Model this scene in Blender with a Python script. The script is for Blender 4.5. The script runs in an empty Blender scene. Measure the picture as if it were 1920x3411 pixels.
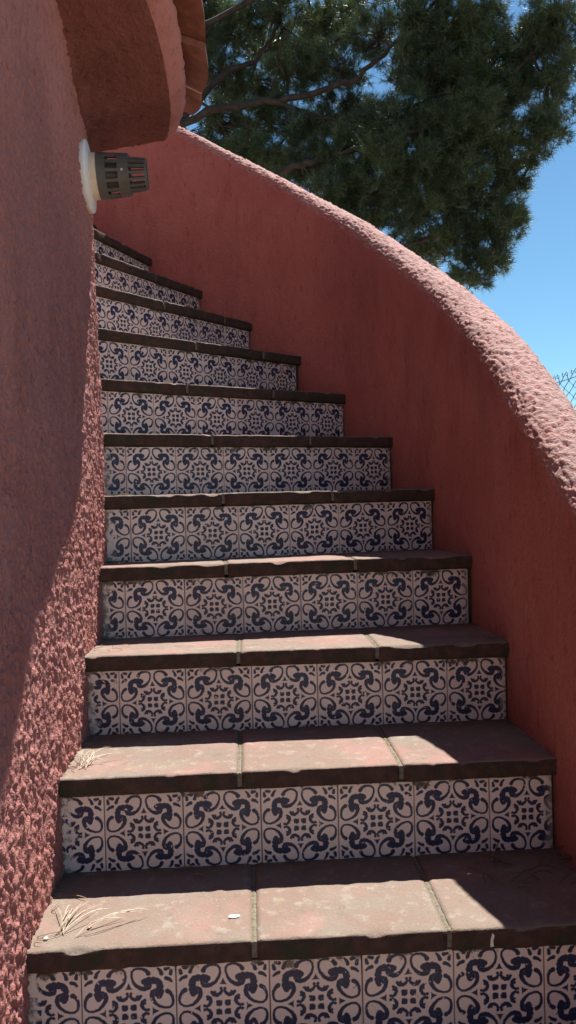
import bpy, bmesh, math, random
import numpy as np
from mathutils import Vector, Matrix

rad = math.radians
random.seed(7)
RNG = np.random.default_rng(11)
scene = bpy.context.scene
COL = scene.collection

# ---------------------------------------------------------------- camera
F_PX, IMG_H = 2630.34, 3411.0
PITCH, ROLL = rad(-0.657), rad(1.50)
cam_d = bpy.data.cameras.new('camera')
cam = bpy.data.objects.new('camera', cam_d)
COL.objects.link(cam)
cp, sp, cr, sr = math.cos(PITCH), math.sin(PITCH), math.cos(ROLL), math.sin(ROLL)
right = Vector((cr, sp * sr, -cp * sr))
up = Vector((sr, -sp * cr, cp * cr))
fwd = Vector((0, cp, sp))
cam.matrix_world = Matrix((right, up, -fwd)).transposed().to_4x4()
cam_d.sensor_fit = 'VERTICAL'
cam_d.sensor_height = 36
cam_d.lens = F_PX / IMG_H * 36
cam_d.clip_start = 0.02
cam_d.clip_end = 3000
scene.camera = cam

# ---------------------------------------------------------------- sky, sun, exposure
SUN = Vector((0.197, 0.525, 1.0)).normalized()
el = math.asin(SUN.z)
az = math.atan2(SUN.x, SUN.y)
world = bpy.data.worlds.new('World')
scene.world = world
world.use_nodes = True
wt = world.node_tree
wt.nodes.clear()
wo = wt.nodes.new('ShaderNodeOutputWorld')
wb = wt.nodes.new('ShaderNodeBackground')
sky = wt.nodes.new('ShaderNodeTexSky')
sky.sky_type = 'NISHITA'
sky.sun_disc = False
sky.sun_elevation = el
sky.sun_rotation = az
sky.altitude = 50
sky.air_density = 1.0
sky.dust_density = 0.0
sky.ozone_density = 3.0
wb.inputs['Strength'].default_value = 0.05
tint = wt.nodes.new('ShaderNodeMix')          # clear Mediterranean air: a little more cyan
tint.data_type = 'RGBA'
tint.blend_type = 'MULTIPLY'
tint.inputs[0].default_value = 1.0
tint.inputs[7].default_value = (0.85, 1.12, 1.13, 1)
wt.links.new(sky.outputs[0], tint.inputs[6])
wt.links.new(tint.outputs[2], wb.inputs[0])
wt.links.new(wb.outputs[0], wo.inputs[0])

sun_d = bpy.data.lights.new('sun', 'SUN')
sun_d.energy = 5.0
sun_d.angle = rad(0.45)
sun_d.color = (1.0, 0.955, 0.89)
sun_o = bpy.data.objects.new('sun', sun_d)
sun_o.rotation_euler = SUN.to_track_quat('Z', 'Y').to_euler()
COL.objects.link(sun_o)
scene.view_settings.view_transform = 'Standard'
scene.view_settings.look = 'None'
scene.view_settings.gamma = 1
scene.view_settings.use_curve_mapping = False
scene.view_settings.exposure = 1.2
scene.cycles.max_bounces = 6
scene.cycles.diffuse_bounces = 3
scene.cycles.glossy_bounces = 2
scene.cycles.transmission_bounces = 2


# ---------------------------------------------------------------- helpers
def link(o, parent=None):
    COL.objects.link(o)
    if parent is not None:
        o.parent = parent
        o.matrix_parent_inverse = parent.matrix_basis.inverted() if parent.parent is None else (parent.parent.matrix_basis @ parent.matrix_parent_inverse @ parent.matrix_basis).inverted()
    return o


def tag(o, label=None, cat=None, group=None, kind=None):
    for k, v in (('label', label), ('category', cat), ('group', group), ('kind', kind)):
        if v:
            o[k] = v
    return o


def empty(name, loc=(0, 0, 0)):
    o = bpy.data.objects.new(name, None)
    o.location = loc
    o.empty_display_size = 0.1
    return link(o)


def mesh(name, V, Fc, mat, smooth=False):
    me = bpy.data.meshes.new(name)
    me.from_pydata([tuple(map(float, v)) for v in V], [], [tuple(map(int, f)) for f in Fc])
    me.materials.append(mat)
    if smooth:
        me.polygons.foreach_set('use_smooth', np.ones(len(me.polygons), bool))
    me.update()
    return me


def mobj(name, V, Fc, mat, parent=None, smooth=False):
    return link(bpy.data.objects.new(name, mesh(name, V, Fc, mat, smooth)), parent)


def bmobj(name, bm, mat, parent=None, smooth=False):
    bmesh.ops.recalc_face_normals(bm, faces=bm.faces)
    me = bpy.data.meshes.new(name)
    bm.to_mesh(me)
    bm.free()
    me.materials.append(mat)
    if smooth:
        me.polygons.foreach_set('use_smooth', np.ones(len(me.polygons), bool))
    return link(bpy.data.objects.new(name, me), parent)


_perm = np.random.default_rng(3).random(65536).astype(np.float32)


def vnoise(P):
    """smooth value noise in 0..1 at points P (n,3)"""
    Pi = np.floor(P).astype(np.int64)
    f = P - Pi
    f = f * f * (3 - 2 * f)
    out = 0
    for dx in (0, 1):
        wx = f[:, 0] if dx else 1 - f[:, 0]
        for dy in (0, 1):
            wy = f[:, 1] if dy else 1 - f[:, 1]
            for dz in (0, 1):
                wz = f[:, 2] if dz else 1 - f[:, 2]
                h = ((Pi[:, 0] + dx) * 73856093 ^ (Pi[:, 1] + dy) * 19349663 ^ (Pi[:, 2] + dz) * 83492791)
                h = (h ^ (h >> 13)) * 1274126177
                out = out + wx * wy * wz * _perm[(h >> 7) & 65535]
    return out


def fbm(P, octv=3):
    s, a, t = 0, 1, 0
    for k in range(octv):
        s = s + a * vnoise(P * 2 ** k + 17.3 * k)
        t += a
        a *= 0.5
    return s / t


def grid_faces(nu, nv, flip=False):
    i, j = np.meshgrid(np.arange(nu - 1), np.arange(nv - 1), indexing='ij')
    a = (i * nv + j).ravel()
    q = np.stack([a, a + nv, a + nv + 1, a + 1], 1)
    return q[:, ::-1] if flip else q


def grid_mesh(name, P, mat, parent=None, flip=False, smooth=True):
    nu, nv = P.shape[:2]
    V = P.reshape(-1, 3).astype(np.float32)
    Q = grid_faces(nu, nv, flip).astype(np.int32)
    me = bpy.data.meshes.new(name)
    me.vertices.add(len(V))
    me.vertices.foreach_set('co', V.ravel())
    me.loops.add(Q.size)
    me.loops.foreach_set('vertex_index', Q.ravel())
    me.polygons.add(len(Q))
    me.polygons.foreach_set('loop_start', np.arange(0, Q.size, 4, dtype=np.int32))
    me.polygons.foreach_set('loop_total', np.full(len(Q), 4, np.int32))
    if smooth:
        me.polygons.foreach_set('use_smooth', np.ones(len(Q), bool))
    me.materials.append(mat)
    me.update(calc_edges=True)
    return link(bpy.data.objects.new(name, me), parent)


def tri_mesh(name, V, T, mats, midx=None, parent=None):
    V = np.asarray(V, np.float32)
    T = np.asarray(T, np.int32)
    me = bpy.data.meshes.new(name)
    me.vertices.add(len(V))
    me.vertices.foreach_set('co', V.ravel())
    me.loops.add(T.size)
    me.loops.foreach_set('vertex_index', T.ravel())
    me.polygons.add(len(T))
    me.polygons.foreach_set('loop_start', np.arange(0, T.size, 3, dtype=np.int32))
    me.polygons.foreach_set('loop_total', np.full(len(T), 3, np.int32))
    for m in mats:
        me.materials.append(m)
    if midx is not None:
        me.polygons.foreach_set('material_index', np.asarray(midx, np.int32))
    me.update(calc_edges=True)
    return link(bpy.data.objects.new(name, me), parent)


def grid_normals(P):
    du = np.gradient(P, axis=0)
    dv = np.gradient(P, axis=1)
    n = np.cross(du, dv)
    return n / np.maximum(np.linalg.norm(n, axis=2, keepdims=True), 1e-9)


def tube(pts, radii, sides=6, cap=True):
    """returns verts, faces of a tapered tube through pts"""
    pts = [Vector(p) for p in pts]
    V, Fc = [], []
    n = len(pts)
    ref = Vector((0.13, 0.31, 0.94))
    for i, p in enumerate(pts):
        d = (pts[min(i + 1, n - 1)] - pts[max(i - 1, 0)]).normalized()
        a = d.cross(ref)
        if a.length < 1e-3:
            a = d.cross(Vector((1, 0, 0)))
        a.normalize()
        b = d.cross(a)
        for k in range(sides):
            t = 2 * math.pi * k / sides
            V.append(p + (a * math.cos(t) + b * math.sin(t)) * radii[i])
    for i in range(n - 1):
        for k in range(sides):
            k2 = (k + 1) % sides
            Fc.append((i * sides + k, i * sides + k2, (i + 1) * sides + k2, (i + 1) * sides + k))
    if cap:
        Fc.append(tuple(range(sides))[::-1])
        Fc.append(tuple((n - 1) * sides + k for k in range(sides)))
    return V, Fc


def join(parts):
    V, Fc = [], []
    for v, f in parts:
        o = len(V)
        V += list(v)
        Fc += [tuple(i + o for i in q) for q in f]
    return V, Fc


# ---------------------------------------------------------------- material helper
class NT:
    def __init__(self, name):
        self.m = bpy.data.materials.new(name)
        self.m.use_nodes = True
        self.t = self.m.node_tree
        self.t.nodes.clear()
        self.out = self.t.nodes.new('ShaderNodeOutputMaterial')
        self.b = self.t.nodes.new('ShaderNodeBsdfPrincipled')
        self.t.links.new(self.b.outputs[0], self.out.inputs[0])

    def n(self, typ, **kw):
        x = self.t.nodes.new(typ)
        for k, v in kw.items():
            setattr(x, k, v)
        return x

    def set(self, sock, v):
        if hasattr(v, 'is_output') or isinstance(v, bpy.types.NodeSocket):
            self.t.links.new(v, sock)
        elif isinstance(v, (tuple, list)):
            sock.default_value = (*v, 1) if len(v) == 3 and sock.type == 'RGBA' else v
        else:
            sock.default_value = v

    def math(self, op, a, b=None, c=None, clamp=False):
        x = self.n('ShaderNodeMath', operation=op, use_clamp=clamp)
        for i, v in enumerate((a, b, c)):
            if v is not None:
                self.set(x.inputs[i], v)
        return x.outputs[0]

    def vmath(self, op, a, b=None, scale=None):
        x = self.n('ShaderNodeVectorMath', operation=op)
        self.set(x.inputs[0], a)
        if b is not None:
            self.set(x.inputs[1], b)
        if scale is not None:
            self.set(x.inputs['Scale'], scale)
        return x.outputs['Value'] if op in ('LENGTH', 'DISTANCE', 'DOT_PRODUCT') else x.outputs[0]

    def noise(self, vec, scale, detail=3, rough=0.55, dist=0.0):
        x = self.n('ShaderNodeTexNoise')
        self.set(x.inputs['Vector'], vec)
        x.inputs['Scale'].default_value = scale
        x.inputs['Detail'].default_value = detail
        x.inputs['Roughness'].default_value = rough
        x.inputs['Distortion'].default_value = dist
        return x.outputs['Fac']

    def ramp(self, v, lo, hi, a=0.0, b=1.0):
        x = self.n('ShaderNodeMapRange')
        x.interpolation_type = 'SMOOTHSTEP'
        self.set(x.inputs[0], v)
        for i, q in zip((1, 2, 3, 4), (lo, hi, a, b)):
            self.set(x.inputs[i], q)
        return x.outputs[0]

    def mix(self, fac, a, b, blend='MIX'):
        x = self.n('ShaderNodeMix', data_type='RGBA', blend_type=blend)
        self.set(x.inputs[0], fac)
        self.set(x.inputs[6], a)
        self.set(x.inputs[7], b)
        return x.outputs[2]

    def bump(self, h, strength, dist):
        x = self.n('ShaderNodeBump')
        x.inputs['Strength'].default_value = strength
        x.inputs['Distance'].default_value = dist
        self.set(x.inputs['Height'], h)
        return x.outputs[0]

    def pos(self):
        return self.n('ShaderNodeNewGeometry').outputs['Position']

    def obj(self):
        return self.n('ShaderNodeTexCoord').outputs['Object']

    def objattr(self, name):
        return self.n('ShaderNodeAttribute', attribute_type='OBJECT', attribute_name=name).outputs['Fac']

    def done(self, color, rough=0.8, normal=None, spec=0.3):
        self.set(self.b.inputs['Base Color'], color)
        self.set(self.b.inputs['Roughness'], rough)
        self.b.inputs['Specular IOR Level'].default_value = spec
        if normal is not None:
            self.set(self.b.inputs['Normal'], normal)
        return self.m


def stucco(name, base, rust, pale, bump=0.6, bleach_glare=None):
    m = NT(name)
    p = m.pos()
    big = m.noise(p, 3.5, 4, 0.6)
    st = m.vmath('MULTIPLY', p, (1.0, 1.0, 0.35))
    streak = m.noise(st, 9.0, 4, 0.65)
    speck = m.noise(st, 55.0, 3, 0.6)
    fine = m.noise(p, 160.0, 3, 0.65)
    c = m.mix(m.ramp(big, 0.3, 0.7), base, pale)
    c = m.mix(m.math('MULTIPLY', m.ramp(streak, 0.5, 0.72), 0.55), c, rust)
    c = m.mix(m.math('MULTIPLY', m.ramp(speck, 0.58, 0.72), 0.55), c, tuple(0.55 * x for x in rust))
    c = m.mix(m.math('MULTIPLY', m.ramp(fine, 0.35, 0.7), 0.25), c, tuple(min(1, 1.25 * x) for x in pale))
    h = m.math('ADD', m.math('MULTIPLY', m.noise(p, 95.0, 3, 0.6), 1.0), m.math('MULTIPLY', fine, 0.5))
    patch = m.ramp(m.noise(m.vmath('MULTIPLY', p, (1.0, 1.0, 0.6)), 1.7, 3, 0.6), 0.46, 0.68)
    c = m.mix(m.math('MULTIPLY', patch, 0.45), c, tuple(0.62 * x for x in (base[0], base[1] * 1.1, base[2] * 1.25)))
    drip = m.ramp(m.noise(m.vmath('MULTIPLY', p, (1.0, 1.0, 0.07)), 26.0, 3, 0.6), 0.60, 0.76)
    c = m.mix(m.math('MULTIPLY', drip, 0.30), c, tuple(0.55 * x for x in base))
    vor = m.n('ShaderNodeTexVoronoi', feature='DISTANCE_TO_EDGE')
    wrp = m.n('ShaderNodeTexNoise')
    m.set(wrp.inputs['Vector'], p)
    wrp.inputs['Scale'].default_value = 5.0
    m.set(vor.inputs['Vector'], m.vmath('ADD', p, m.vmath('SCALE', wrp.outputs['Color'], scale=0.22)))
    vor.inputs['Scale'].default_value = 1.5
    crack = m.math('MULTIPLY', m.ramp(vor.outputs['Distance'], 0.006, 0.001), m.ramp(big, 0.50, 0.60))
    c = m.mix(m.math('MULTIPLY', crack, 0.22), c, tuple(0.35 * x for x in base))
    if bleach_glare:      # weather-bleached paint plus sun glare put into the colour, wherever the coping faces up
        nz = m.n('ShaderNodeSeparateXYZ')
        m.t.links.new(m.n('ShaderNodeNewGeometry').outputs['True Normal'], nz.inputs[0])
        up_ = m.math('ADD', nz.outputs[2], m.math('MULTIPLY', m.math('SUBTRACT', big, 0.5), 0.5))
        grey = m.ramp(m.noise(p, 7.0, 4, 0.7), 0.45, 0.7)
        bl = m.mix(m.math('MULTIPLY', grey, 0.7), bleach_glare, (0.30, 0.225, 0.205))
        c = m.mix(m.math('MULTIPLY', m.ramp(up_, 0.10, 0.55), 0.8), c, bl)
    return m.done(c, 0.92, m.bump(h, bump, 0.006), 0.15)


M_TOWER = stucco('tower_stucco', (0.33, 0.136, 0.118), (0.26, 0.082, 0.058), (0.37, 0.165, 0.146), 0.8)
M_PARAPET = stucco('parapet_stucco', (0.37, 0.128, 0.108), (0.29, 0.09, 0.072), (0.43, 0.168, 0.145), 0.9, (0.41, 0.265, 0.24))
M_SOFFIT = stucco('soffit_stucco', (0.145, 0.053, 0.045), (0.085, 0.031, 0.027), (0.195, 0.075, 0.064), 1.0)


def mat_tread():
    m = NT('worn_terracotta_slab')
    p = m.pos()
    rnd = m.n('ShaderNodeObjectInfo').outputs['Random']
    big = m.noise(p, 9.0, 4, 0.6)
    mid = m.noise(p, 38.0, 4, 0.65)
    fine = m.noise(p, 230.0, 3, 0.7)
    c = m.mix(m.ramp(big, 0.35, 0.65), (0.190, 0.134, 0.106), (0.190, 0.165, 0.132))
    c = m.mix(m.math('MULTIPLY', rnd, 0.45), c, (0.228, 0.145, 0.118))
    pink = m.ramp(m.noise(m.vmath('ADD', p, (9.1, 2.7, 5.2)), 5.5, 3, 0.6), 0.48, 0.66)
    c = m.mix(m.math('MULTIPLY', pink, 0.8), c, (0.275, 0.16, 0.135))
    c = m.mix(m.math('MULTIPLY', m.ramp(mid, 0.52, 0.75), 0.7), c, (0.295, 0.262, 0.222))
    c = m.mix(m.math('MULTIPLY', m.ramp(m.noise(p, 21.0, 3, 0.6), 0.60, 0.74), 0.55), c, (0.13, 0.125, 0.09))
    lich = m.ramp(m.noise(m.vmath('ADD', p, (3.1, 7.7, 1.2)), 13.0, 4, 0.7), 0.63, 0.74)
    c = m.mix(m.math('MULTIPLY', lich, 0.55), c, (0.31, 0.285, 0.13))
    c = m.mix(m.math('MULTIPLY', m.ramp(fine, 0.60, 0.74), 0.5), c, (0.42, 0.35, 0.31))
    c = m.mix(m.math('MULTIPLY', m.ramp(fine, 0.42, 0.30), 0.55), c, (0.12, 0.08, 0.065))
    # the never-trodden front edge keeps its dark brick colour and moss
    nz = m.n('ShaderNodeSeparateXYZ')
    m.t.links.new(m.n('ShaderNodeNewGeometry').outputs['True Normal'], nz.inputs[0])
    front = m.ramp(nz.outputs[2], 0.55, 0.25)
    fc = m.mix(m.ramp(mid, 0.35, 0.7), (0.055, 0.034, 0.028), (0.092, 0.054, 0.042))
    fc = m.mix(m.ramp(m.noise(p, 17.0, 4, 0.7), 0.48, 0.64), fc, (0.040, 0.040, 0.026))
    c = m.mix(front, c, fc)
    h = m.math('ADD', m.math('MULTIPLY', mid, 0.8), m.math('MULTIPLY', fine, 0.6))
    return m.done(c, 0.88, m.bump(h, 0.5, 0.004), 0.2)


def mat_mortar(name, a, b):
    m = NT(name)
    p = m.pos()
    f = m.noise(p, 120.0, 4, 0.7)
    c = m.mix(m.ramp(m.noise(p, 22.0, 3), 0.35, 0.65), a, b)
    c = m.mix(m.math('MULTIPLY', m.ramp(f, 0.4, 0.6), 0.5), c, tuple(0.4 * x for x in a))
    return m.done(c, 0.95, m.bump(f, 0.9, 0.006), 0.1)


M_TREAD = mat_tread()
M_CORE = mat_mortar('dark_riser_mortar', (0.10, 0.075, 0.06), (0.06, 0.055, 0.045))
M_JOINT = mat_mortar('lichen_mortar', (0.215, 0.19, 0.125), (0.23, 0.20, 0.16))


def mat_tile():
    m = NT('blue_scroll_tile')
    o = m.obj()
    HALF = 0.0752
    p0 = m.vmath('SCALE', o, scale=1 / HALF)
    wob = m.n('ShaderNodeTexNoise')
    m.set(wob.inputs['Vector'], m.vmath('ADD', p0, m.vmath('SCALE', m.n('ShaderNodeObjectInfo').outputs['Location'], scale=3.0)))
    wob.inputs['Scale'].default_value = 5.0
    wob.inputs['Detail'].default_value = 1.0
    wv = m.vmath('SCALE', m.vmath('SUBTRACT', wob.outputs['Color'], (0.5, 0.5, 0.5)), scale=0.035)
    pw = m.vmath('ADD', p0, wv)
    s = m.n('ShaderNodeSeparateXYZ')
    m.t.links.new(m.vmath('ABSOLUTE', pw), s.inputs[0])
    au, av = s.outputs[0], s.outputs[2]
    a = m.math('MINIMUM', au, av)
    b = m.math('MAXIMUM', au, av)
    cxyz = m.n('ShaderNodeCombineXYZ')
    m.t.links.new(a, cxyz.inputs[0])
    m.t.links.new(b, cxyz.inputs[1])
    p = cxyz.outputs[0]
    ds = []

    def circ(x, y, r):
        ds.append(m.math('SUBTRACT', m.vmath('DISTANCE', p, (x, y, 0)), r))

    def seg(x1, y1, x2, y2, r1, r2):
        bx, by = x2 - x1, y2 - y1
        L = bx * bx + by * by
        pa = m.vmath('SUBTRACT', p, (x1, y1, 0))
        h = m.math('MULTIPLY', m.vmath('DOT_PRODUCT', pa, (bx, by, 0)), 1 / L, clamp=True)
        hb = m.n('ShaderNodeVectorMath', operation='SCALE')
        hb.inputs[0].default_value = (bx, by, 0)
        m.t.links.new(h, hb.inputs['Scale'])
        d = m.vmath('LENGTH', m.vmath('SUBTRACT', pa, hb.outputs[0]))
        ds.append(m.math('SUBTRACT', d, m.math('MULTIPLY_ADD', h, r2 - r1, r1)))

    def chain(pts):
        for q, w in zip(pts[:-1], pts[1:]):
            seg(q[0], q[1], w[0], w[1], q[2], w[2])
    # big C scroll
    chain([(.470, .560, .036), (.420, .505, .058), (.340, .488, .062), (.260, .503, .058), (.170, .560, .050), (.095, .655, .042),
           (.060, .770, .037), (.068, .860, .036), (.118, .922, .037), (.200, .942, .040), (.300, .930, .045), (.385, .882, .052), (.422, .822, .064)])
    # knuckled clump at the corner
    circ(.322, .645, .074)
    circ(.425, .682, .078)
    circ(.530, .680, .078)
    circ(.625, .640, .078)
    seg(.36, .665, .60, .655, .075, .082)
    seg(.350, .572, .470, .605, .050, .045)
    # inner bracket
    circ(.042, .405, .046)
    chain([(.028, .360, .042), (.065, .302, .046), (.130, .270, .054), (.200, .285, .057), (.245, .335, .046)])
    circ(.180, .335, .042)
    # small spearhead
    seg(.0, .630, .0, .545, .014, .055)
    seg(.0, .530, .074, .503, .044, .018)
    # corner flower
    seg(.790, .903, .865, .918, .054, .044)
    chain([(.630, .925, .036), (.678, .872, .048), (.702, .800, .055)])
    # centre petals
    seg(.078, .088, .122, .122, .066, .048)
    seg(.052, .130, .130, .132, .036, .042)
    d = ds[0]
    for q in ds[1:]:
        d = m.math('MINIMUM', d, q)
    pos = m.pos()
    mask = m.ramp(d, 0.002, -0.022)
    # worn ends: plaster smear and lost glaze
    worn = m.objattr('worn')
    wn = m.noise(pos, 34.0, 4, 0.7)
    sx = m.n('ShaderNodeSeparateXYZ')
    m.t.links.new(p0, sx.inputs[0])
    side = m.math('ABSOLUTE', m.math('SUBTRACT', sx.outputs[0], m.objattr('edge')))
    woff = m.math('MULTIPLY', m.math('ABSOLUTE', worn), m.ramp(m.math('SUBTRACT', m.math('MULTIPLY', wn, m.ramp(worn, -0.5, 0.2, 1.5, 0.8)), side), 0.15, 0.40))
    mask = m.math('MULTIPLY', mask, m.math('SUBTRACT', 1.0, woff, clamp=True))
    mask = m.math('MULTIPLY', mask, m.ramp(m.noise(pos, 110.0, 2, 0.6), 0.26, 0.33))
    rnd = m.n('ShaderNodeObjectInfo').outputs['Random']
    cream = m.mix(rnd, (0.73, 0.585, 0.515), (0.80, 0.675, 0.605))
    cream = m.mix(m.math('MULTIPLY', m.ramp(m.noise(pos, 30.0, 4, 0.7), 0.45, 0.75), 0.25), cream, (0.52, 0.42, 0.37))
    navy = m.mix(m.noise(pos, 90.0, 2), (0.013, 0.018, 0.052), (0.022, 0.028, 0.075))
    navy = m.mix(m.math('MULTIPLY', m.math('FRACT', m.math('MULTIPLY', rnd, 7.3)), 0.5), navy, (0.030, 0.037, 0.085))
    c = m.mix(mask, cream, navy)
    dirt = m.math('MULTIPLY', woff, m.ramp(m.math('SUBTRACT', m.noise(pos, 26.0, 4, 0.7), m.math('MULTIPLY', side, 0.45)), 0.26, 0.42))
    c = m.mix(m.math('MULTIPLY', dirt, 0.85), c, (0.085, 0.070, 0.055))
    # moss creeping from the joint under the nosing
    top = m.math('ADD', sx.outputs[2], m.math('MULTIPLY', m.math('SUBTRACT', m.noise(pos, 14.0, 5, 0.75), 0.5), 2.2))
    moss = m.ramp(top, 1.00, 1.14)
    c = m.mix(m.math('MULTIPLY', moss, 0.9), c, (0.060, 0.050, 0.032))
    fl = m.ramp(m.noise(pos, 75.0, 2, 0.5), 0.735, 0.76)
    c = m.mix(fl, c, (0.12, 0.085, 0.06))
    rough = m.math('ADD', 0.28, m.math('MULTIPLY', m.noise(pos, 40.0, 3), 0.25))
    return m.done(c, rough, m.bump(m.noise(pos, 45.0, 2), 0.08, 0.003), 0.4)


M_TILE = mat_tile()


def plain(name, col, rough=0.6, var=0.25, scale=40, metallic=0.0, spec=0.4, bump=0.15):
    m = NT(name)
    p = m.pos()
    n = m.noise(p, scale, 4, 0.65)
    c = m.mix(m.math('MULTIPLY', m.ramp(n, 0.35, 0.7), 1.0), tuple(x * (1 - var) for x in col), tuple(min(1, x * (1 + var)) for x in col))
    m.b.inputs['Metallic'].default_value = metallic
    return m.done(c, rough, m.bump(n, bump, 0.003), spec)


M_ROOFTILE = plain('terracotta_roof_tile', (0.25, 0.10, 0.065), 0.42, 0.25, 30, spec=0.5)
M_WHITE = plain('white_plastic', (0.74, 0.73, 0.72), 0.4, 0.05, 60, bump=0.03)
M_CREAM = plain('aged_cream_plastic', (0.68, 0.58, 0.44), 0.45, 0.08, 60, bump=0.03)
M_GREY = plain('grey_plastic', (0.105, 0.100, 0.088), 0.5, 0.12, 60, bump=0.05)
M_SCREW = plain('steel_screw', (0.7, 0.68, 0.65), 0.3, 0.1, 60, metallic=1.0)
M_NEEDLE_DRY = plain('dry_pine_needle', (0.56, 0.46, 0.34), 0.6, 0.25, 60)
M_TWIG = plain('dry_twig', (0.12, 0.075, 0.05), 0.8, 0.3, 60)
M_PAINT = plain('white_paint_fleck', (0.75, 0.74, 0.70), 0.7, 0.08, 90)
M_WIRE = plain('blue_coated_wire', (0.035, 0.075, 0.20), 0.45, 0.2, 30)
M_POST = plain('galvanised_post', (0.35, 0.36, 0.37), 0.5, 0.15, 30, metallic=0.5)
M_BARK = plain('pine_bark', (0.030, 0.022, 0.019), 0.9, 0.45, 14, bump=0.8)


def mat_ground():
    m = NT('sandy_path')
    p = m.pos()
    a = m.noise(p, 1.2, 5, 0.6)
    g = m.noise(p, 60.0, 4, 0.7)
    c = m.mix(m.ramp(a, 0.35, 0.65), (0.40, 0.31, 0.23), (0.35, 0.27, 0.20))
    c = m.mix(m.math('MULTIPLY', m.ramp(g, 0.4, 0.65), 0.5), c, (0.42, 0.34, 0.27))
    return m.done(c, 0.95, m.bump(g, 0.7, 0.02), 0.1)


def mat_needles():
    m = NT('pine_needles')
    p = m.pos()
    n = m.noise(p, 2.2, 4, 0.6)
    c = m.mix(m.ramp(n, 0.35, 0.65), (0.028, 0.052, 0.030), (0.052, 0.082, 0.036))
    m.done(c, 0.42, None, 0.45)
    tr = m.n('ShaderNodeBsdfTranslucent')
    m.set(tr.inputs[0], (0.09, 0.14, 0.035))
    mx = m.n('ShaderNodeMixShader')
    mx.inputs[0].default_value = 0.22
    m.t.links.new(m.b.outputs[0], mx.inputs[1])
    m.t.links.new(tr.outputs[0], mx.inputs[2])
    m.t.links.new(mx.outputs[0], m.out.inputs[0])
    return m.m


# ---------------------------------------------------------------- plan of the stair
CEN = np.array([-1.25, 2.02])
A0 = rad(2.9)
R_IN, R_OUT = 0.765, 1.745
ZB, RISE, SLAB_T, PITCH_T = -0.7420, 0.18437, 0.037, 0.152
OVER = 0.012
GROUND = ZB + SLAB_T - 4 * RISE
LINES = {0: (-0.3537, 1.2654, 2.75), 1: (-0.3718, 1.5263, 3.17), 2: (-0.3975, 1.8063, 2.65), 3: (-0.4253, 2.0322, 6.18),
         4: (-0.4358, 2.1836, 15.43), 5: (-0.4770, 2.3465, 22.75), 6: (-0.5538, 2.4718, 32.17), 7: (-0.5190, 2.6543, 41.82),
         8: (-0.6188, 2.7711, 51.38)}
for k, i in enumerate((-1, -2, -3)):
    LINES[i] = (-0.3537 + 0.0135 * (k + 1), 1.2654 - 0.268 * (k + 1), 2.8)
for i, (a, r0) in {9: (59.5, 1.745 - 3.05 * 0.152), 10: (68.3, 1.02), 11: (77.5, 0.99), 12: (86.7, 1.01), 13: (96.0, 1.0)}.items():
    LINES[i] = (CEN[0] + r0 * math.cos(rad(a)), CEN[1] + r0 * math.sin(rad(a)), a)
STEPS = list(range(-3, 13))


def line(i):
    x, y, a = LINES[i]
    d = np.array([math.cos(rad(a)), math.sin(rad(a))])
    return np.array([x, y]), d, np.array([-d[1], d[0]])


def path_u(i, R, off=0.0):
    """u along riser line i where it meets the wall of radius R"""
    p, d, n = line(i)
    p = p - n * off
    q = p - CEN
    b = q @ d
    disc = b * b - (q @ q - R * R)
    if disc > 0:
        u = -b + math.sqrt(disc)
        e = p + d * u - CEN
        if math.atan2(e[1], e[0]) >= A0:
            return u
    nn = np.array([math.cos(A0), math.sin(A0)])
    return (R - q @ nn) / (d @ nn)


def wall_pt(s, R):
    """plan point on the wall of radius R, s metres along the outer (R_OUT) reference from the tangent point"""
    n = np.array([math.cos(A0), math.sin(A0)])
    t = np.array([-n[1], n[0]])
    s = np.asarray(s, float)[..., None]
    ang = A0 + s[..., 0] / R_OUT
    arc = CEN + R * np.stack([np.cos(ang), np.sin(ang)], -1)
    st = CEN + R * n + t * s
    return np.where(s < 0, st, arc)


# ---------------------------------------------------------------- ground
g = mobj('ground', [(-1500, -1500, GROUND), (1500, -1500, GROUND), (1500, 1500, GROUND), (-1500, 1500, GROUND)], [(0, 1, 2, 3)], mat_ground())
tag(g, kind='structure')

# ---------------------------------------------------------------- round tower with eave
tower = empty('round_tower', (CEN[0], CEN[1], GROUND))
tag(tower, 'round red stucco tower wall on the left, half in sunlight, with tiled eave', 'tower')


def stucco_disp(P, N, amp, stretch=(1, 1, 0.55), cell=0.016, soft=False):
    q = P.reshape(-1, 3) * np.array(stretch) / cell
    a = fbm(q, 3)
    b = vnoise(q * 0.45 + 40)
    h = np.clip((a - 0.40) * 3.2, 0, 1)
    h = h * h * (3 - 2 * h) * (0.40 + 0.9 * b)
    if soft:
        h = np.clip((a - 0.25) * 1.6, 0, 1) * (0.5 + 0.8 * b) - np.clip(0.33 - a, 0, 1) * 2.0
    low = fbm(P.reshape(-1, 3) / 0.22 + 9, 2) - 0.5
    amp = np.broadcast_to(amp, P.shape[:2]).reshape(-1)
    return P + (N.reshape(-1, 3) * ((h - 0.35) * amp + low * 0.006)[:, None]).reshape(P.shape)


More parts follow.
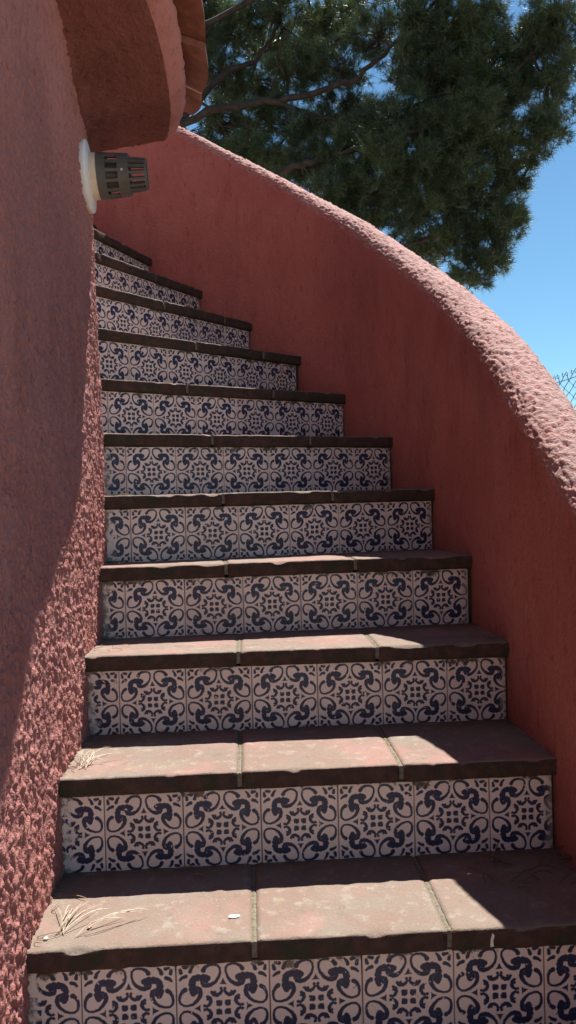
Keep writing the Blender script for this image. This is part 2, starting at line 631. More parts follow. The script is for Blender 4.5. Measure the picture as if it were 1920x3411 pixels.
# tower wall: straight run on the near side, then round the newel
sT = np.concatenate([np.linspace(-3.2, -1.02, 24)[:-1], np.arange(-1.02, 0.36, 0.0036), np.arange(0.365, 2.4, 0.015), np.linspace(2.45, 6.0, 24)])
zT = np.concatenate([np.linspace(GROUND - 0.05, -0.90, 30)[:-1], np.arange(-0.90, 0.85, 0.0038), np.arange(0.852, 0.95, 0.006), np.arange(0.955, 2.6, 0.009)])
SS, ZZ = np.meshgrid(sT, zT, indexing='ij')
n0 = np.array([math.cos(A0), math.sin(A0)])
t0 = np.array([-n0[1], n0[0]])
angT = A0 + SS / R_OUT
rT = R_IN - 0.016 * np.clip(ZZ + 0.2, -0.5, 2.5)
XYr = np.where((SS < 0)[..., None], CEN + rT[..., None] * n0 + t0 * SS[..., None],
               CEN + rT[..., None] * np.stack([np.cos(angT), np.sin(angT)], -1))
PT = np.concatenate([XYr, ZZ[..., None]], -1)
NTn = grid_normals(PT)
PT = stucco_disp(PT, NTn, 0.0062, (1, 1, 0.62), 0.0062)
wall = grid_mesh('wall', PT, M_TOWER, tower)

# corbelled eave: a ring sector that stops beside the flue outlet
AE = np.radians(np.concatenate([np.arange(-62, 19, 0.6)]))
prof = [(0.70, 0.97), (0.752, 0.995), (0.770, 1.010), (0.79, 1.018), (0.86, 1.040), (0.93, 1.060), (0.962, 1.070), (0.972, 1.074), (0.985, 1.088),
        (1.002, 1.106), (1.010, 1.124), (1.010, 1.150), (1.000, 1.165), (0.90, 1.22), (0.70, 1.32)]
prof = np.array(prof)
tt = np.linspace(0, 1, 90)
cum = np.concatenate([[0], np.cumsum(np.linalg.norm(np.diff(prof, axis=0), axis=1))])
cum /= cum[-1]
pr = np.stack([np.interp(tt, cum, prof[:, 0]), np.interp(tt, cum, prof[:, 1])], 1)
PE = np.zeros((len(AE), len(pr), 3))
PE[..., 0] = CEN[0] + pr[None, :, 0] * np.cos(AE)[:, None]
PE[..., 1] = CEN[1] + pr[None, :, 0] * np.sin(AE)[:, None]
eave_lift = lambda deg: np.maximum(0, 4 - np.asarray(deg)) * 0.0068
PE[..., 2] = pr[None, :, 1] + eave_lift(np.degrees(AE))[:, None]
PE = stucco_disp(PE, grid_normals(PE), 0.0045, (1, 1, 1), 0.010)
ksp = int(np.argmax(pr[:, 0] > 0.962))
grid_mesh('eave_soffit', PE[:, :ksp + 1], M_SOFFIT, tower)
grid_mesh('eave_moulding', PE[:, ksp:], M_TOWER, tower)
# end cap of the cornice
capV = [tuple(v) for v in PE[-1]]
mobj('cornice_end', capV, [tuple(range(len(capV)))], M_SOFFIT, tower)


def roof_tile(a0, a1, lift):
    V, Fc = [], []
    nu, nv = 11, 7
    for side in (0, 1):
        for i in range(nu):
            t = i / (nu - 1)
            a = rad(a0 + (a1 - a0) * t)
            for j in range(nv):
                q = j / (nv - 1)
                r = 0.80 + q * 0.268 + 0.006 * math.sin(math.pi * t) * q
                z = 1.262 + float(eave_lift(math.degrees(a))) - 0.10 * q + lift + 0.026 * t + side * (0.016 + 0.004 * q)
                V.append((CEN[0] + r * math.cos(a), CEN[1] + r * math.sin(a), z))
    o = nu * nv
    for i in range(nu - 1):
        for j in range(nv - 1):
            k = i * nv + j
            Fc.append((k, k + 1, k + nv + 1, k + nv))
            Fc.append((o + k, o + k + nv, o + k + nv + 1, o + k + 1))
    for i in range(nu - 1):
        for k, fl in ((i * nv + nv - 1, 0), (i * nv, 1)):
            q = (k, o + k, o + k + nv, k + nv)
            Fc.append(q[::-1] if fl else q)
    for j in range(nv - 1):
        for k, fl in ((j, 0), ((nu - 1) * nv + j, 1)):
            q = (k, o + k, o + k + 1, k + 1)
            Fc.append(q[::-1] if fl else q)
    return V, Fc


edges = [-60.5, -48, -35.5, -23, -10.5, 2.0, 14.5, 21.5]
for k in range(len(edges) - 1):
    V, Fc = roof_tile(edges[k], edges[k + 1] + 0.6, 0.0)
    mobj('roof_tile', V, Fc, M_ROOFTILE, tower)

# unseen slab added above the eave, outline shaped to shade the tower wall
SHADE_OUTLINE = [(-0.55, 0.95), (-0.12, 1.25), (0.09, 1.75), (0.115, 2.16), (0.060, 2.344), (0.040, 2.420), (-0.005, 2.500), (-0.062, 2.570), (-0.100, 2.680), (-0.17, 2.71), (-0.45, 2.62), (-0.9, 2.62), (-1.6, 2.4), (-1.7, 1.6), (-1.3, 0.9)]
bm = bmesh.new()
b0 = [bm.verts.new((x, y, 1.93)) for x, y in SHADE_OUTLINE]
f = bm.faces.new(b0)
ex = bmesh.ops.extrude_face_region(bm, geom=[f])
for v in ex['geom']:
    if isinstance(v, bmesh.types.BMVert):
        v.co.z += 0.16
bmesh.ops.bevel(bm, geom=list(bm.edges), offset=0.02, segments=2, affect='EDGES')
bmobj('shade_slab', bm, M_TOWER, tower)

# ---------------------------------------------------------------- outer parapet
para = empty('parapet_wall', (0.6, 2.1, GROUND))
tag(para, 'curved red stucco parapet wall with sunlit rounded top rising beside the steps', 'wall')
S_TAB = [-2.4, -0.25, -0.15, -0.05, 0.139, 0.295, 0.51, 0.709, 0.876, 1.123, 1.359, 1.589, 1.796, 2.6, 4.0]
Z_TAB = [-1.26, 0.268, 0.342, 0.408, 0.515, 0.620, 0.762, 0.905, 1.03, 1.198, 1.37, 1.528, 1.675, 2.19, 3.1]
sP = np.concatenate([np.linspace(-2.2, -1.05, 30)[:-1], np.arange(-1.05, 2.35, 0.006), np.linspace(2.4, 3.6, 24)])
_zs = np.interp(sP, S_TAB, Z_TAB)
kern = np.ones(25) / 25
zl = np.convolve(np.pad(_zs, 12, mode='edge'), kern, 'valid')
zl[:40] = _zs[:40]
zl[-40:] = _zs[-40:]
CR = [0.062]
prof_o, prof_z, prof_amp = [], [], []
for q in np.linspace(-1.25, -0.035, 110):
    prof_o.append(0.0)
    prof_z.append(q)
    prof_amp.append(0.0032)
for t in np.linspace(0, math.pi, 64)[1:]:
    c_, s_ = math.cos(t), math.sin(t)
    prof_o.append(0.070 - 0.070 * math.copysign(abs(c_) ** 0.85, c_))
    prof_z.append(-0.035 + CR[0] * abs(s_) ** 0.85)
    prof_amp.append(0.0030 + 0.0048 * min(1, abs(s_) * 2.0))
for q in np.linspace(-0.06, -1.6, 40):
    prof_o.append(0.14)
    prof_z.append(q)
    prof_amp.append(0.006)
prof_o, prof_z, prof_amp = map(np.array, (prof_o, prof_z, prof_amp))
PP = np.zeros((len(sP), len(prof_o), 3))
for j, (o_, z_) in enumerate(zip(prof_o, prof_z)):
    PP[:, j, :2] = wall_pt(sP, R_OUT + o_)
    PP[:, j, 2] = np.maximum(zl + z_, GROUND - 0.1 + 0.0001 * j)
NP = -grid_normals(PP)
# hand-thrown coat: streaky across the crest
PP = stucco_disp(PP, NP, prof_amp[None, :] * np.ones((len(sP), 1)), (1.0, 1.0, 1.3), 0.0080, True)
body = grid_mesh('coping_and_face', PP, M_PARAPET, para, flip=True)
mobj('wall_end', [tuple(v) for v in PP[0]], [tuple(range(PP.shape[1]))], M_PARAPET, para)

# ---------------------------------------------------------------- staircase
stair = empty('staircase', (0.05, 1.25, GROUND))
tag(stair, 'curving outdoor staircase with blue and white patterned riser tiles and terracotta treads', 'staircase')
HALF_T = 0.0752
TILE_D = 0.008
tile_cache = {}


def tile_mesh(x0, x1):
    key = (round(x0, 3), round(x1, 3))
    if key not in tile_cache:
        bm = bmesh.new()
        bmesh.ops.create_cube(bm, size=1)
        for v in bm.verts:
            v.co = (x0 if v.co.x < 0 else x1, 0.0 if v.co.y < 0 else TILE_D, -HALF_T if v.co.z < 0 else HALF_T)
        fe = [e for e in bm.edges if all(v.co.y == 0.0 for v in e.verts)]
        bmesh.ops.bevel(bm, geom=fe, offset=0.0012, segments=1, affect='EDGES')
        bmesh.ops.recalc_face_normals(bm, faces=bm.faces)
        me = bpy.data.meshes.new('tile')
        bm.to_mesh(me)
        bm.free()
        me.materials.append(M_TILE)
        tile_cache[key] = me
    return tile_cache[key]


SEC = [(None, -SLAB_T), (0.008, -SLAB_T), (0.0022, -0.0350), (0.0, -0.030), (0.0, -0.022), (0.0, -0.014), (0.0002, -0.006), (0.0010, -0.0026),
       (0.0028, -0.0008), (0.006, 0.0), (0.018, 0.0), (0.05, 0.0), (0.09, 0.0), (0.14, 0.0), (0.2, 0.0), (None, 0.0)]


def slab(i, u0, u1, jit):
    p, d, n = line(i)
    p2, d2, n2 = line(i + 1)
    nu = max(4, int((u1 - u0) / 0.008))
    us = np.linspace(u0, u1, nu)
    K = len(SEC)
    P = np.zeros((nu, K, 3))
    for a, u in enumerate(us):
        Fp = p + d * u - n * OVER
        dep = ((p2 - Fp) @ n2) / (n @ n2) + 0.014
        for k, (q, z) in enumerate(SEC):
            q_ = dep if q is None else min(q, dep * (0.55 + 0.03 * k))
            P[a, k, :2] = Fp + n * q_
            P[a, k, 2] = ZB + SLAB_T + i * RISE + z + jit
    N = grid_normals(P)
    w = np.ones(K) * 0.0016
    w[2:11] = 0.0024
    nz = fbm(P.reshape(-1, 3) / 0.018, 3).reshape(nu, K) - 0.5
    lo = vnoise(P.reshape(-1, 3) / 0.09 + 5).reshape(nu, K) - 0.5
    P = P - N * ((nz * w * 1.6 + lo * w * 0.6))[..., None]
    # chipped arris
    ch = np.clip(vnoise(P[:, 8] / 0.03 + 77) - 0.70, 0, 1) * 0.03
    P[:, 6:10, 2] -= ch[:, None] * np.array([0.3, 0.8, 1.0, 0.4])
    # round off the end arrises at the joints
    for e, s in ((0, 1), (nu - 1, -1)):
        P[e, :, :2] += d * s * 0.0
        P[e, 7:, 2] -= 0.0022
        P[e, 2:8, :2] += n * 0.0018
    V = P.reshape(-1, 3)
    Fc = [tuple(q) for q in grid_faces(nu, K, False)]
    Fc += [tuple((a + 1) * K - 1 if False else x for x in (a * K + K - 1, (a + 1) * K + K - 1, (a + 1) * K, a * K)) for a in range(nu - 1)]
    Fc.append(tuple(range(K)))
    Fc.append(tuple((nu - 1) * K + k for k in range(K))[::-1])
    return V, Fc


for i in STEPS:
    p, d, n = line(i)
    p2, d2, n2 = line(i + 1)
    uL, uR = path_u(i, R_IN), path_u(i, R_OUT)
    # core behind the tiles
    a0, a1 = uL - 0.06, uR + 0.07
    b0_, b1_ = path_u(i + 1, R_IN) - 0.06, path_u(i + 1, R_OUT) + 0.07
    q = [p + d * a0 + n * 0.007, p + d * a1 + n * 0.007, p2 + d2 * b1_ + n2 * 0.03, p2 + d2 * b0_ + n2 * 0.03]
    zt = ZB + i * RISE - 0.0005
    zb_ = max(ZB + (i - 1) * RISE - 0.02, GROUND - 0.3)
    V = [(*w_, zb_) for w_ in q] + [(*w_, zt) for w_ in q]
    core = mobj('step', V, [(3, 2, 1, 0), (4, 5, 6, 7), (0, 1, 5, 4), (1, 2, 6, 5), (2, 3, 7, 6), (3, 0, 4, 7)], M_CORE, stair)
    # tiles
    zc = ZB + i * RISE - 0.0006 - HALF_T
    k0, k1 = math.floor(uL / PITCH_T) - 0, math.ceil(uR / PITCH_T)
    for k in range(k0, k1):
        lo, hi = k * PITCH_T, (k + 1) * PITCH_T
        c = (lo + hi) / 2
        x0 = max(lo, uL - 0.02) - c
        x1 = min(hi, uR - 0.006) - c
        x0 = max(x0, -HALF_T)
        x1 = min(x1, HALF_T)
        if x1 - x0 < 0.012:
            continue
        w_ = p + d * c
        o = bpy.data.objects.new('tile', tile_mesh(x0, x1))
        off = random.uniform(-0.0007, 0.0007)
        o.location = (w_[0] + n[0] * off, w_[1] + n[1] * off, zc + random.uniform(-0.0004, 0.0004))
        o.rotation_euler = (random.uniform(-.004, .004), random.uniform(-.005, .005), math.atan2(d[1], d[0]) + random.uniform(-.004, .004))
        o['worn'] = -1.0 if lo <= uL else (0.4 if hi >= uR - 0.012 else 0.0)
        o['edge'] = float((x0 if lo <= uL else x1) / HALF_T)
        link(o, core)
    # tread slabs with mortar joints
    j1, j2 = 0.272 + random.uniform(-.012, .012), 0.592 + random.uniform(-.012, .012)
    if i >= 9:
        j1, j2 = j1 - 0.45, j2 - 0.45
    if i == 0:
        j1, j2 = 0.281, 0.600
    cuts = [uL - 0.05, j1, j2, uR + 0.06]
    for a in range(3):
        V, Fc = slab(i, cuts[a] + (0.0045 if a else 0), cuts[a + 1] - (0.0045 if a < 2 else 0), random.uniform(-.0012, .0012))
        mobj('tread_slab', V, Fc, M_TREAD, core, smooth=True)
    for jn in (j1, j2):
        rows = []
        Fp = p + d * jn - n * OVER
        dep = ((p2 - Fp) @ n2) / (n @ n2) + 0.01
        ztop = ZB + SLAB_T + i * RISE
        nn_ = 26
        ring = []
        for a in range(nn_):
            q_ = dep * (a / (nn_ - 1)) + 0.0035
            c_ = Fp + n * q_
            wv_ = 0.0085
            zz = ztop - 0.0022 + random.uniform(-.0012, .0014)
            ring.append([(*(c_ - d * wv_), zz - 0.003), (*c_, zz), (*(c_ + d * wv_), zz - 0.003), (*(c_ + d * wv_), ztop - 0.03), (*(c_ - d * wv_), ztop - 0.03)])
        V = [v for r_ in ring for v in r_]
        Fc = [(a * 5 + b, a * 5 + (b + 1) % 5, (a + 1) * 5 + (b + 1) % 5, (a + 1) * 5 + b) for a in range(nn_ - 1) for b in range(5)]
        Fc += [(0, 4, 3, 2, 1), tuple((nn_ - 1) * 5 + b for b in range(5))]
        mobj('mortar_joint', V, Fc, M_JOINT, core)

# ---------------------------------------------------------------- flue outlet on the tower
AF = rad(4.5)
zf = 0.868
rf = R_IN - 0.016 * (zf + 0.2) + 0.007
flue_base = Vector((CEN[0] + rf * math.cos(AF), CEN[1] + rf * math.sin(AF), zf))
ax = Vector((math.cos(AF), math.sin(AF), 0.05)).normalized()
side = Vector((0, 0, 1)).cross(ax).normalized()
upv = ax.cross(side)
flue = empty('flue_outlet', flue_base)
tag(flue, 'grey slatted flue outlet on a white round wall plate under the eave', 'vent')


def lathe(profile, seg=40, a_from=0.0, a_to=2 * math.pi):
    V, Fc = [], []
    closed = abs(a_to - a_from - 2 * math.pi) < 1e-6
    ns = seg if closed else seg + 1
    K = len(profile)
    for s in range(ns):
        t = a_from + (a_to - a_from) * s / seg
        e = side * math.cos(t) + upv * math.sin(t)
        for x, r in profile:
            V.append(flue_base + ax * x + e * r)
    for s in range(seg):
        s2 = (s + 1) % ns
        for k in range(K):
            k2 = (k + 1) % K
            Fc.append((s * K + k, s2 * K + k, s2 * K + k2, s * K + k2))
    if not closed:
        Fc.append(tuple(range(K)))
        Fc.append(tuple((ns - 1) * K + k for k in range(K))[::-1])
    return V, Fc


mobj('wall_plate', *lathe([(-0.02, 0.091), (0.0, 0.091), (0.003, 0.089), (0.005, 0.062), (0.007, 0.058), (0.007, 0.040), (-0.02, 0.040)], 56), M_WHITE, flue, True)
mobj('collar', *lathe([(0.004, 0.0585), (0.026, 0.0575), (0.026, 0.045), (0.004, 0.045)], 48), M_CREAM, flue)
mobj('cage_ring', *lathe([(0.0245, 0.0585), (0.048, 0.0575), (0.048, 0.050), (0.0245, 0.050)], 48), M_GREY, flue)
mobj('cage_ring', *lathe([(0.078, 0.0545), (0.106, 0.0525), (0.106, 0.046), (0.078, 0.046)], 48), M_GREY, flue)
mobj('cage_ring', *lathe([(0.146, 0.0395), (0.151, 0.0385), (0.151, 0.033), (0.146, 0.033)], 40), M_GREY, flue)
mobj('inner_pipe', *lathe([(0.0, 0.036), (0.100, 0.036), (0.100, 0.031), (0.0, 0.031)], 40), M_GREY, flue)
for k in range(14):
    t = 2 * math.pi * (k + 0.3) / 14
    mobj('slat', *lathe([(0.047, 0.0575), (0.079, 0.0545), (0.079, 0.049), (0.047, 0.051)], 2, t - 0.07, t + 0.07), M_GREY, flue)
for k in range(16):
    t = 2 * math.pi * (k + 0.6) / 16
    mobj('slat', *lathe([(0.105, 0.0445), (0.140, 0.0415), (0.152, 0.0370), (0.150, 0.031), (0.105, 0.036)], 2, t - 0.075, t + 0.075), M_GREY, flue)
tS = rad(188)
eS = side * math.cos(tS) + upv * math.sin(tS)
mobj('screw', *tube([flue_base + ax * 0.090 + eS * 0.052, flue_base + ax * 0.090 + eS * 0.0565], [0.0036, 0.003], 10), M_SCREW, flue)

# ---------------------------------------------------------------- litter on the treads
def tread_pt(i, u, v, dz=0.0):
    p, d, n = line(i)
    q = p + d * u - n * OVER + n * v
    return Vector((q[0], q[1], ZB + SLAB_T + i * RISE + dz))


def needle(a, b, lift, r=0.0007, bend=0.01):
    pts = []
    sd = Vector((random.uniform(-1, 1), random.uniform(-1, 1), 0)) * bend
    for k in range(6):
        t = k / 5
        w = math.sin(math.pi * t)
        pts.append(a.lerp(b, t) + sd * w + Vector((0, 0, lift * w)))
    return tube(pts, [r] * 5 + [r * 0.4], 4)


def needle_clump(i, u0, v0, n, spread, label, lng):
    rnd = random.Random(100 * i + n)
    parts = []
    for k in range(n):
        a = tread_pt(i, u0 + rnd.uniform(-.012, .012), v0 + rnd.uniform(-.012, .02), 0.003)
        t = rnd.uniform(*spread)
        L = rnd.uniform(*lng)
        pdir = tread_pt(i, u0 + L * math.cos(t), v0 + L * math.sin(t), 0.003 + rnd.uniform(0, .010))
        parts.append(needle(a, pdir, rnd.uniform(.004, .014)))
    o = mobj('pine_needle_clump', *join(parts), M_NEEDLE_DRY)
    tag(o, label, 'pine needles', 'dry pine needles lying on the steps')


needle_clump(0, -0.045, 0.055, 10, (rad(15), rad(120)), 'dry pine needles in the left corner of the lowest visible tread', (.04, .10))
needle_clump(0, -0.005, 0.045, 4, (rad(20), rad(45)), 'loose pine needles beside the yellow lichen on the lowest visible tread', (.07, .12))
needle_clump(1, -0.050, 0.060, 11, (rad(15), rad(120)), 'dry pine needles in the left corner of the second tread', (.04, .11))
parts = []
rr = random.Random(5)
for k in range(26):
    a = tread_pt(0, rr.uniform(.70, .92), rr.uniform(.12, .22), 0.003)
    t = rr.uniform(0, 6.28)
    b = a + Vector((math.cos(t) * .07, math.sin(t) * .05, rr.uniform(0, .03)))
    parts.append(needle(a, b, .01, 0.0011))
tag(mobj('twig_litter', *join(parts), M_TWIG), 'dark dry twigs heaped at the right end of the lowest visible tread', 'twigs')


parts = []
lr = random.Random(21)
for i in range(0, 7):
    p_, d_l, n_l = line(i)
    uL, uR = path_u(i, R_IN), path_u(i, R_OUT)
    p2_, _, n2_ = line(i + 1)
    for k in range(46):
        q = lr.random()
        if q < .35:
            u = uL + abs(lr.gauss(0, .035))
            v = lr.uniform(.02, .24)
        elif q < .6:
            u = uR - abs(lr.gauss(0, .05))
            v = lr.uniform(.02, .24)
        else:
            u = lr.uniform(uL, uR)
            v = None
        Fp = p_ + d_l * u - n_l * OVER
        dep = ((p2_ - Fp) @ n2_) / (n_l @ n2_)
        v = dep - abs(lr.gauss(0, .022)) - .006 if v is None else min(v, dep - .01)
        if v < .01:
            continue
        a = tread_pt(i, u, v, .0015)
        t = lr.uniform(0, 6.28)
        L = lr.uniform(.012, .05)
        b = a + Vector((math.cos(t) * L, math.sin(t) * L * .6, lr.uniform(0, .004)))
        parts.append(needle(a, b, .002, lr.uniform(.0005, .0008), .004))
tag(mobj('needle_litter', *join(parts), plain('old_pine_needle', (0.24, 0.15, 0.085), 0.8, 0.4, 50)), 'scattered brown pine needle litter along the backs and corners of the treads', 'litter', kind='stuff')


def chip(c, n_, d_, pts, th, mat, name, label, cat):
    V = [c + d_ * x + n_ * y for x, y in pts]
    nv = d_.cross(n_).normalized() * th
    K = len(pts)
    V2 = V + [v + nv for v in V]
    Fc = [tuple(range(K))[::-1], tuple(range(K, 2 * K))] + [(k, (k + 1) % K, K + (k + 1) % K, K + k) for k in range(K)]
    o = mobj(name, V2, Fc, mat)
    tag(o, label, cat)


p, d, n = line(0)
dv, nv3 = Vector((*d, 0)), Vector((*n, 0))
chip(tread_pt(0, .247, .075, -0.0005), nv3, dv, [(-.010, -.003), (.002, -.005), (.009, -.002), (.010, .004), (.001, .004), (-.007, .005)], 0.0030, M_PAINT,
     'paint_chip', 'white paint chip on the sunlit left slab of the lowest visible tread', 'paint chip')
chip(tread_pt(0, .668, -0.0005, -0.026), Vector((0, 0, 1)), dv, [(-.002, -.004), (.004, -.003), (.003, .006), (.0055, .015), (.002, .018), (-.001, .008)], 0.0018, M_PAINT,
     'paint_flake', 'pale paint flake hanging on the nosing of the lowest visible tread', 'paint flake')
for k, (i, u, v, s) in enumerate([(0, -.06, .035, .0040), (0, .005, .062, .0042)]):
    bm = bmesh.new()
    bmesh.ops.create_icosphere(bm, subdivisions=2, radius=s)
    for q in bm.verts:
        q.co *= random.uniform(.8, 1.15)
        q.co.z *= .7
        q.co += tread_pt(i, u, v, s * .55)
    o = bmobj('pebble', bm, (M_PAINT, M_ROOFTILE, M_POST)[k])
    tag(o, ('small white pebble against the tower wall on the lowest visible tread', 'small brown seed husk among the needles on the lowest visible tread',
            'small grey pebble near the lichen on the lowest visible tread')[k], 'pebble')

# ---------------------------------------------------------------- chain-link fence beyond the parapet
fence = empty('chain_link_fence', (1.53, 4.45, GROUND))
tag(fence, 'blue chain link fence behind the parapet wall on the right', 'fence')
fd = Vector((-0.138, 0.99, 0)).normalized()
f0 = Vector((1.535, 4.45, 0))
ftop = 0.625
CELL = 0.05
wpts = []
nz = int((ftop - GROUND) / 0.031)
for k in range(nz):
    s = 1 if k % 2 else -1
    wpts.append(Vector((0, s * CELL * 0.5, ftop - GROUND - 0.031 * k)) - Vector((0, 0, 0)))
lp = [Vector((0, -CELL * .5 + CELL * .36 + .012 * math.cos(t), ftop - GROUND + 0.045 + 0.012 * math.sin(t))) for t in np.linspace(-2.2, 4.2, 9)]
V, Fc = join([tube([lp[0]] + wpts, [0.0022] * (len(wpts) + 1), 4), tube(lp, [0.0022] * len(lp), 4)])
wire_me = [mesh('wire', V, Fc, M_WIRE)]
wpts2 = [Vector((0.003, -q.y, q.z)) for q in wpts]
lp2 = [Vector((q.x, q.y - 0.011, q.z)) for q in lp]
V, Fc = join([tube([lp2[0]] + wpts2, [0.0022] * (len(wpts2) + 1), 4), tube(lp2, [0.0022] * len(lp2), 4)])
wire_me.append(mesh('wire', V, Fc, M_WIRE))
rotz = math.atan2(fd.y, fd.x) - math.pi / 2
for k in range(-44, 50):
    o = bpy.data.objects.new('wire', wire_me[k % 2])
    c = f0 + fd * (k * CELL)
    o.location = (c.x, c.y, GROUND)
    o.rotation_euler = (0, 0, rotz)
    link(o, fence)
mobj('tension_wire', *tube([f0 + fd * -2.3 + Vector((0, 0, ftop + .012)), f0 + fd * 2.5 + Vector((0, 0, ftop + .012))], [0.0022] * 2, 6), M_WIRE, fence)
for k in (-2.3, 2.5):
    c = f0 + fd * k
    mobj('post', *tube([(c.x, c.y, GROUND), (c.x, c.y, ftop + .05)], [0.024] * 2, 12), M_POST, fence)

# ---------------------------------------------------------------- stone pine
tree = empty('pine_tree', (-2.2, 9.4, GROUND))
tag(tree, 'large dark green pine tree spreading behind the parapet wall', 'tree')
DS = IMG_H / 2576.0


def view_pt(xd, yd, Y):
    """a point of the tree at distance Y, given the direction it was sighted in"""
    u = (xd * DS - 960) / F_PX
    w = -(yd * DS - 1705.5) / F_PX
    X = u * cr + w * sr
    v = -u * sr + w * cr
    r = Vector((X, cp - v * sp, sp + v * cp))
    return r * (Y / r.y)


def smooth_path(pts, n=6):
    out = []
    P = [pts[0]] + list(pts) + [pts[-1]]
    for i in range(1, len(P) - 2):
        a, b, c, e = P[i - 1], P[i], P[i + 1], P[i + 2]
        for k in range(n):
            t = k / n
            out.append(0.5 * ((2 * b) + (c - a) * t + (2 * a - 5 * b + 4 * c - e) * t * t + (3 * b - a - 3 * c + e) * t ** 3))
    out.append(P[-2])
    return out


trunk_pts = [Vector(q) for q in ((-2.2, 9.4, GROUND - .1), (-2.12, 9.35, 0.6), (-2.0, 9.25, 2.2), (-1.9, 9.2, 3.4), (-1.55, 9.1, 5.0), (-1.0, 9.0, 6.8))]
tp = smooth_path(trunk_pts)
mobj('trunk', *tube(tp, list(np.linspace(.21, .07, len(tp))), 12), M_BARK, tree, True)
LIMBS = [
    ([Vector((-2.0, 9.25, 3.3)), view_pt(460, 312, 8.8), view_pt(700, 252, 8.6), view_pt(880, 205, 8.4), view_pt(1000, 100, 8.3), view_pt(1130, -30, 8.2)], .085),
    ([Vector((-1.95, 9.2, 3.4)), view_pt(530, 215, 9.2), view_pt(640, 150, 9.3), view_pt(700, 60, 9.4), view_pt(745, -60, 9.5)], .075),
    ([Vector((-2.0, 9.25, 2.4)), view_pt(680, 452, 8.4), view_pt(820, 402, 8.2), view_pt(1000, 345, 8.0), view_pt(1200, 260, 7.9), view_pt(1340, 140, 7.8)], .075),
    ([Vector((-2.0, 9.25, 2.0)), view_pt(800, 770, 8.6), view_pt(960, 655, 8.3), view_pt(1060, 607, 8.2), view_pt(1180, 540, 8.1), view_pt(1290, 480, 8.0)], .06),
    ([view_pt(850, 730, 8.5), view_pt(1000, 700, 8.3), view_pt(1120, 690, 8.2), view_pt(1210, 680, 8.1)], .03),
    ([Vector((-1.9, 9.2, 3.6)), view_pt(520, 90, 9.6), view_pt(600, 20, 9.7), view_pt(660, -60, 9.8)], .06),
    ([view_pt(700, 252, 8.6), view_pt(820, 300, 8.5), view_pt(960, 300, 8.4), view_pt(1080, 250, 8.3), view_pt(1240, 180, 8.2)], .035),
    ([view_pt(690, 245, 8.6), view_pt(705, 130, 8.7), view_pt(760, 20, 8.8), view_pt(800, -70, 8.9)], .022),
    ([view_pt(520, 305, 8.8), view_pt(640, 330, 8.9), view_pt(760, 340, 9.0), view_pt(860, 390, 9.0)], .022),
    ([view_pt(850, 395, 8.2), view_pt(930, 470, 8.1), view_pt(1060, 510, 8.0), view_pt(1190, 440, 7.9)], .028),
    ([Vector((-1.5, 9.1, 5.2)), view_pt(820, -80, 9.0), view_pt(1050, -120, 8.6), view_pt(1300, -80, 8.3), view_pt(1430, 40, 8.0)], .06),
]
limb_nodes = []
for pts, r0 in LIMBS:
    q = smooth_path(pts, 7)
    q = [v + Vector((random.uniform(-.02, .02), random.uniform(-.02, .02), random.uniform(-.02, .02))) * (1 if 0 < k < len(q) - 1 else 0) for k, v in enumerate(q)]
    rs = list(np.linspace(r0 * .58, r0 * .16, len(q)))
    mobj('limb', *tube(q, rs, 8), M_BARK, tree, True)
    limb_nodes += [tuple(v) for v in q[3:]]
limb_nodes = np.array(limb_nodes)

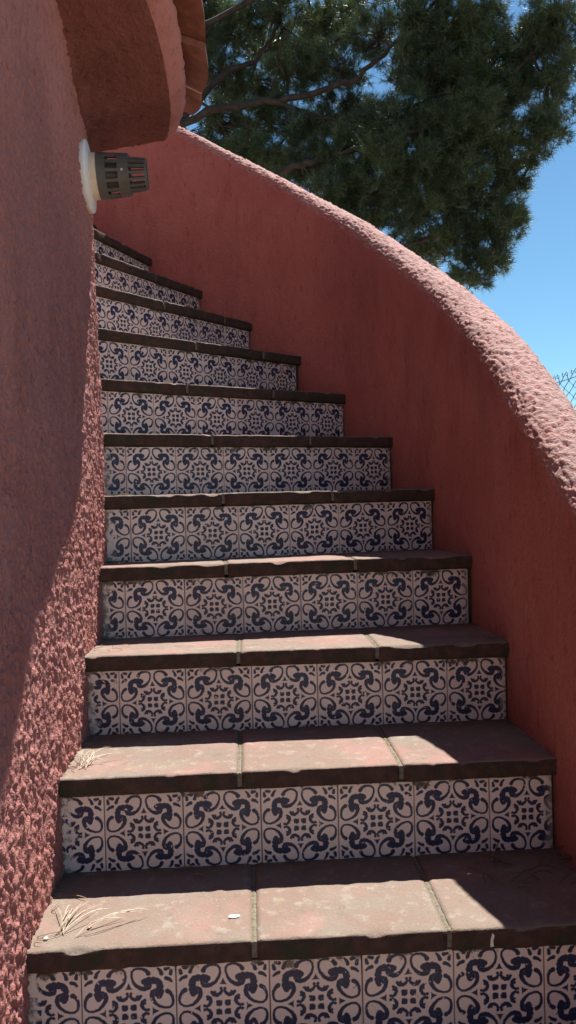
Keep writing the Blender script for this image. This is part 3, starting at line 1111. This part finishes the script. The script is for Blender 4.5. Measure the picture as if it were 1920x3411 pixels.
LOBES = [  # x, y, rx, ry, density, depth
    (1385, 70, 62, 85, 1.0, 7.9), (1405, 215, 55, 100, 1.0, 7.9), (1365, 330, 62, 75, 1.0, 7.8), (1285, 430, 62, 75, 1.0, 8.0), (1262, 545, 62, 75, 1.0, 8.0),
    (1240, 640, 52, 62, 1.0, 8.1), (1185, 690, 50, 45, .8, 8.1), (1150, 600, 85, 75, .8, 8.2), (1180, 480, 105, 90, 1.0, 8.0), (1200, 340, 115, 110, 1.1, 7.9),
    (1235, 180, 105, 100, 1.1, 8.1), (1180, 60, 95, 90, 1.1, 8.2), (1060, 50, 90, 90, .8, 8.3), (1050, 180, 90, 80, .9, 8.3), (1010, 310, 120, 80, 1.1, 8.2),
    (1000, 430, 125, 85, 1.1, 8.0), (890, 480, 110, 65, 1.0, 8.3), (1060, 545, 95, 65, .9, 8.1), (860, 390, 100, 60, .8, 8.4), (770, 330, 90, 55, .5, 8.7),
    (740, 190, 75, 70, .42, 8.9), (620, 395, 110, 45, .7, 8.9), (560, 300, 60, 40, .3, 9.3), (600, 90, 80, 75, .5, 9.6), (560, 180, 60, 55, .5, 9.5),
    (690, 40, 85, 60, .6, 9.4), (820, 60, 95, 60, .6, 9.0), (860, 165, 80, 55, .45, 8.7), (680, 300, 65, 55, .35, 9.0), (900, 590, 80, 60, .9, 8.3),
    (1000, 640, 70, 45, .6, 8.3), (940, 90, 70, 70, .45, 8.6), (1110, 330, 90, 120, .8, 8.6), (1130, 150, 90, 110, .8, 8.7), (760, 440, 80, 50, .8, 8.7),
    (520, 30, 50, 50, .5, 9.8), (1180, 250, 110, 150, .8, 8.7), (1090, 440, 110, 90, .7, 8.7), (980, 520, 100, 60, .8, 8.7), (540, 400, 60, 40, .5, 9.2),
    (700, -160, 140, 110, .6, 9.4), (950, -170, 150, 110, .6, 8.9), (1200, -140, 150, 110, .6, 8.5), (1420, -110, 90, 100, .6, 8.2), (430, -60, 120, 110, .5, 9.9),
    (700, 420, 80, 45, .8, 9.3), (600, 340, 80, 45, .6, 9.6), (500, 370, 60, 45, .6, 9.8), (820, 540, 80, 45, .8, 8.9), (1060, 640, 70, 40, .7, 8.7),
    (560, 60, 70, 60, .6, 10.0), (480, 100, 60, 70, .6, 10.2), (780, 120, 80, 60, .5, 9.8), (900, 30, 90, 60, .6, 9.6), (700, 130, 70, 60, .5, 10.1),
    (900, 330, 90, 60, .7, 9.2), (600, 250, 70, 50, .4, 10.1),
    (1315, 120, 48, 62, .9, 8.0), (1300, 225, 55, 70, .9, 8.0), (1340, 60, 40, 40, .6, 8.1),
    (1480, 120, 50, 90, .8, 8.0), (470, 180, 70, 110, .4, 10.0), (640, 230, 80, 60, .3, 9.6), (850, 270, 90, 40, .35, 9.3),
]
NV, NTI = [], []
TW = []
nverts = 0
tuft_c, tuft_d = [], []
for (x, y, rx, ry, den, Y) in LOBES:
    c = np.array(view_pt(x, y, Y))
    sc = Y * DS / F_PX
    ax_, az_ = rx * sc, ry * sc
    ay_ = 0.6 * max(ax_, az_) + 0.12
    nt = int((250 + 165 * den) * (1.45 if x < 900 else 1.05) * (rx * ry) / 5500.0 * (0.45 if y < -50 else 1.0))
    q = RNG.normal(size=(nt, 3))
    q /= np.linalg.norm(q, axis=1, keepdims=True)
    rr_ = RNG.random(nt) ** (1 / 2.4)
    off = q * rr_[:, None] * np.array([ax_, ay_, az_])
    # clump the tufts along short shoots
    ns = max(6, nt // 7)
    sh = off[:ns]
    idx = RNG.integers(0, ns, nt)
    off = sh[idx] * (0.78 + 0.30 * RNG.random((nt, 1))) + RNG.normal(size=(nt, 3)) * 0.034
    P = c + off
    outd = off / np.array([ax_, ay_, az_])
    D = outd * 0.7 + np.array([0, 0, 0.55]) + RNG.normal(size=(nt, 3)) * 0.35
    D /= np.linalg.norm(D, axis=1, keepdims=True)
    tuft_c.append(P)
    tuft_d.append(D)
    # shoots
    near = limb_nodes[np.argmin(((limb_nodes - c) ** 2).sum(1))]
    hub = c + (near - c) * 0.35
    TW.append(tube([Vector(near), Vector((near + hub) / 2 + RNG.normal(size=3) * .05), Vector(hub)], [.017, .014, .010], 5, False))
    for s_ in sh[:min(ns, 30)]:
        e = c + s_
        mid = (hub + e) / 2 + RNG.normal(size=3) * .05 - np.array([0, 0, .03])
        TW.append(tube([Vector(hub), Vector(mid), Vector(e)], [.0085, .006, .003], 3, False))
TC = np.concatenate(tuft_c)
TDr = np.concatenate(tuft_d)
NN = 24
n_t = len(TC)
D = np.repeat(TDr, NN, axis=0)
rv = RNG.normal(size=(n_t * NN, 3))
rv /= np.linalg.norm(rv, axis=1, keepdims=True)
nd = D * 0.75 + rv * 0.95
nd /= np.linalg.norm(nd, axis=1, keepdims=True)
base = np.repeat(TC, NN, axis=0) + D * (RNG.random((n_t * NN, 1)) * 0.05 - 0.02)
Ln = 0.065 + 0.05 * RNG.random((n_t * NN, 1))
wd = np.cross(nd, RNG.normal(size=nd.shape))
wd /= np.linalg.norm(wd, axis=1, keepdims=True)
wdt = 0.0024
V3 = np.stack([base - wd * wdt, base + wd * wdt, base + nd * Ln], 1).reshape(-1, 3)
T3 = np.arange(len(V3)).reshape(-1, 3)
crown = tri_mesh('crown', V3, T3, [mat_needles()], None, tree)
tag(crown, kind='stuff')
tw = mobj('twigs', *join(TW), M_BARK, tree)
tag(tw, kind='stuff')
print('tufts', n_t, 'needles', len(T3))
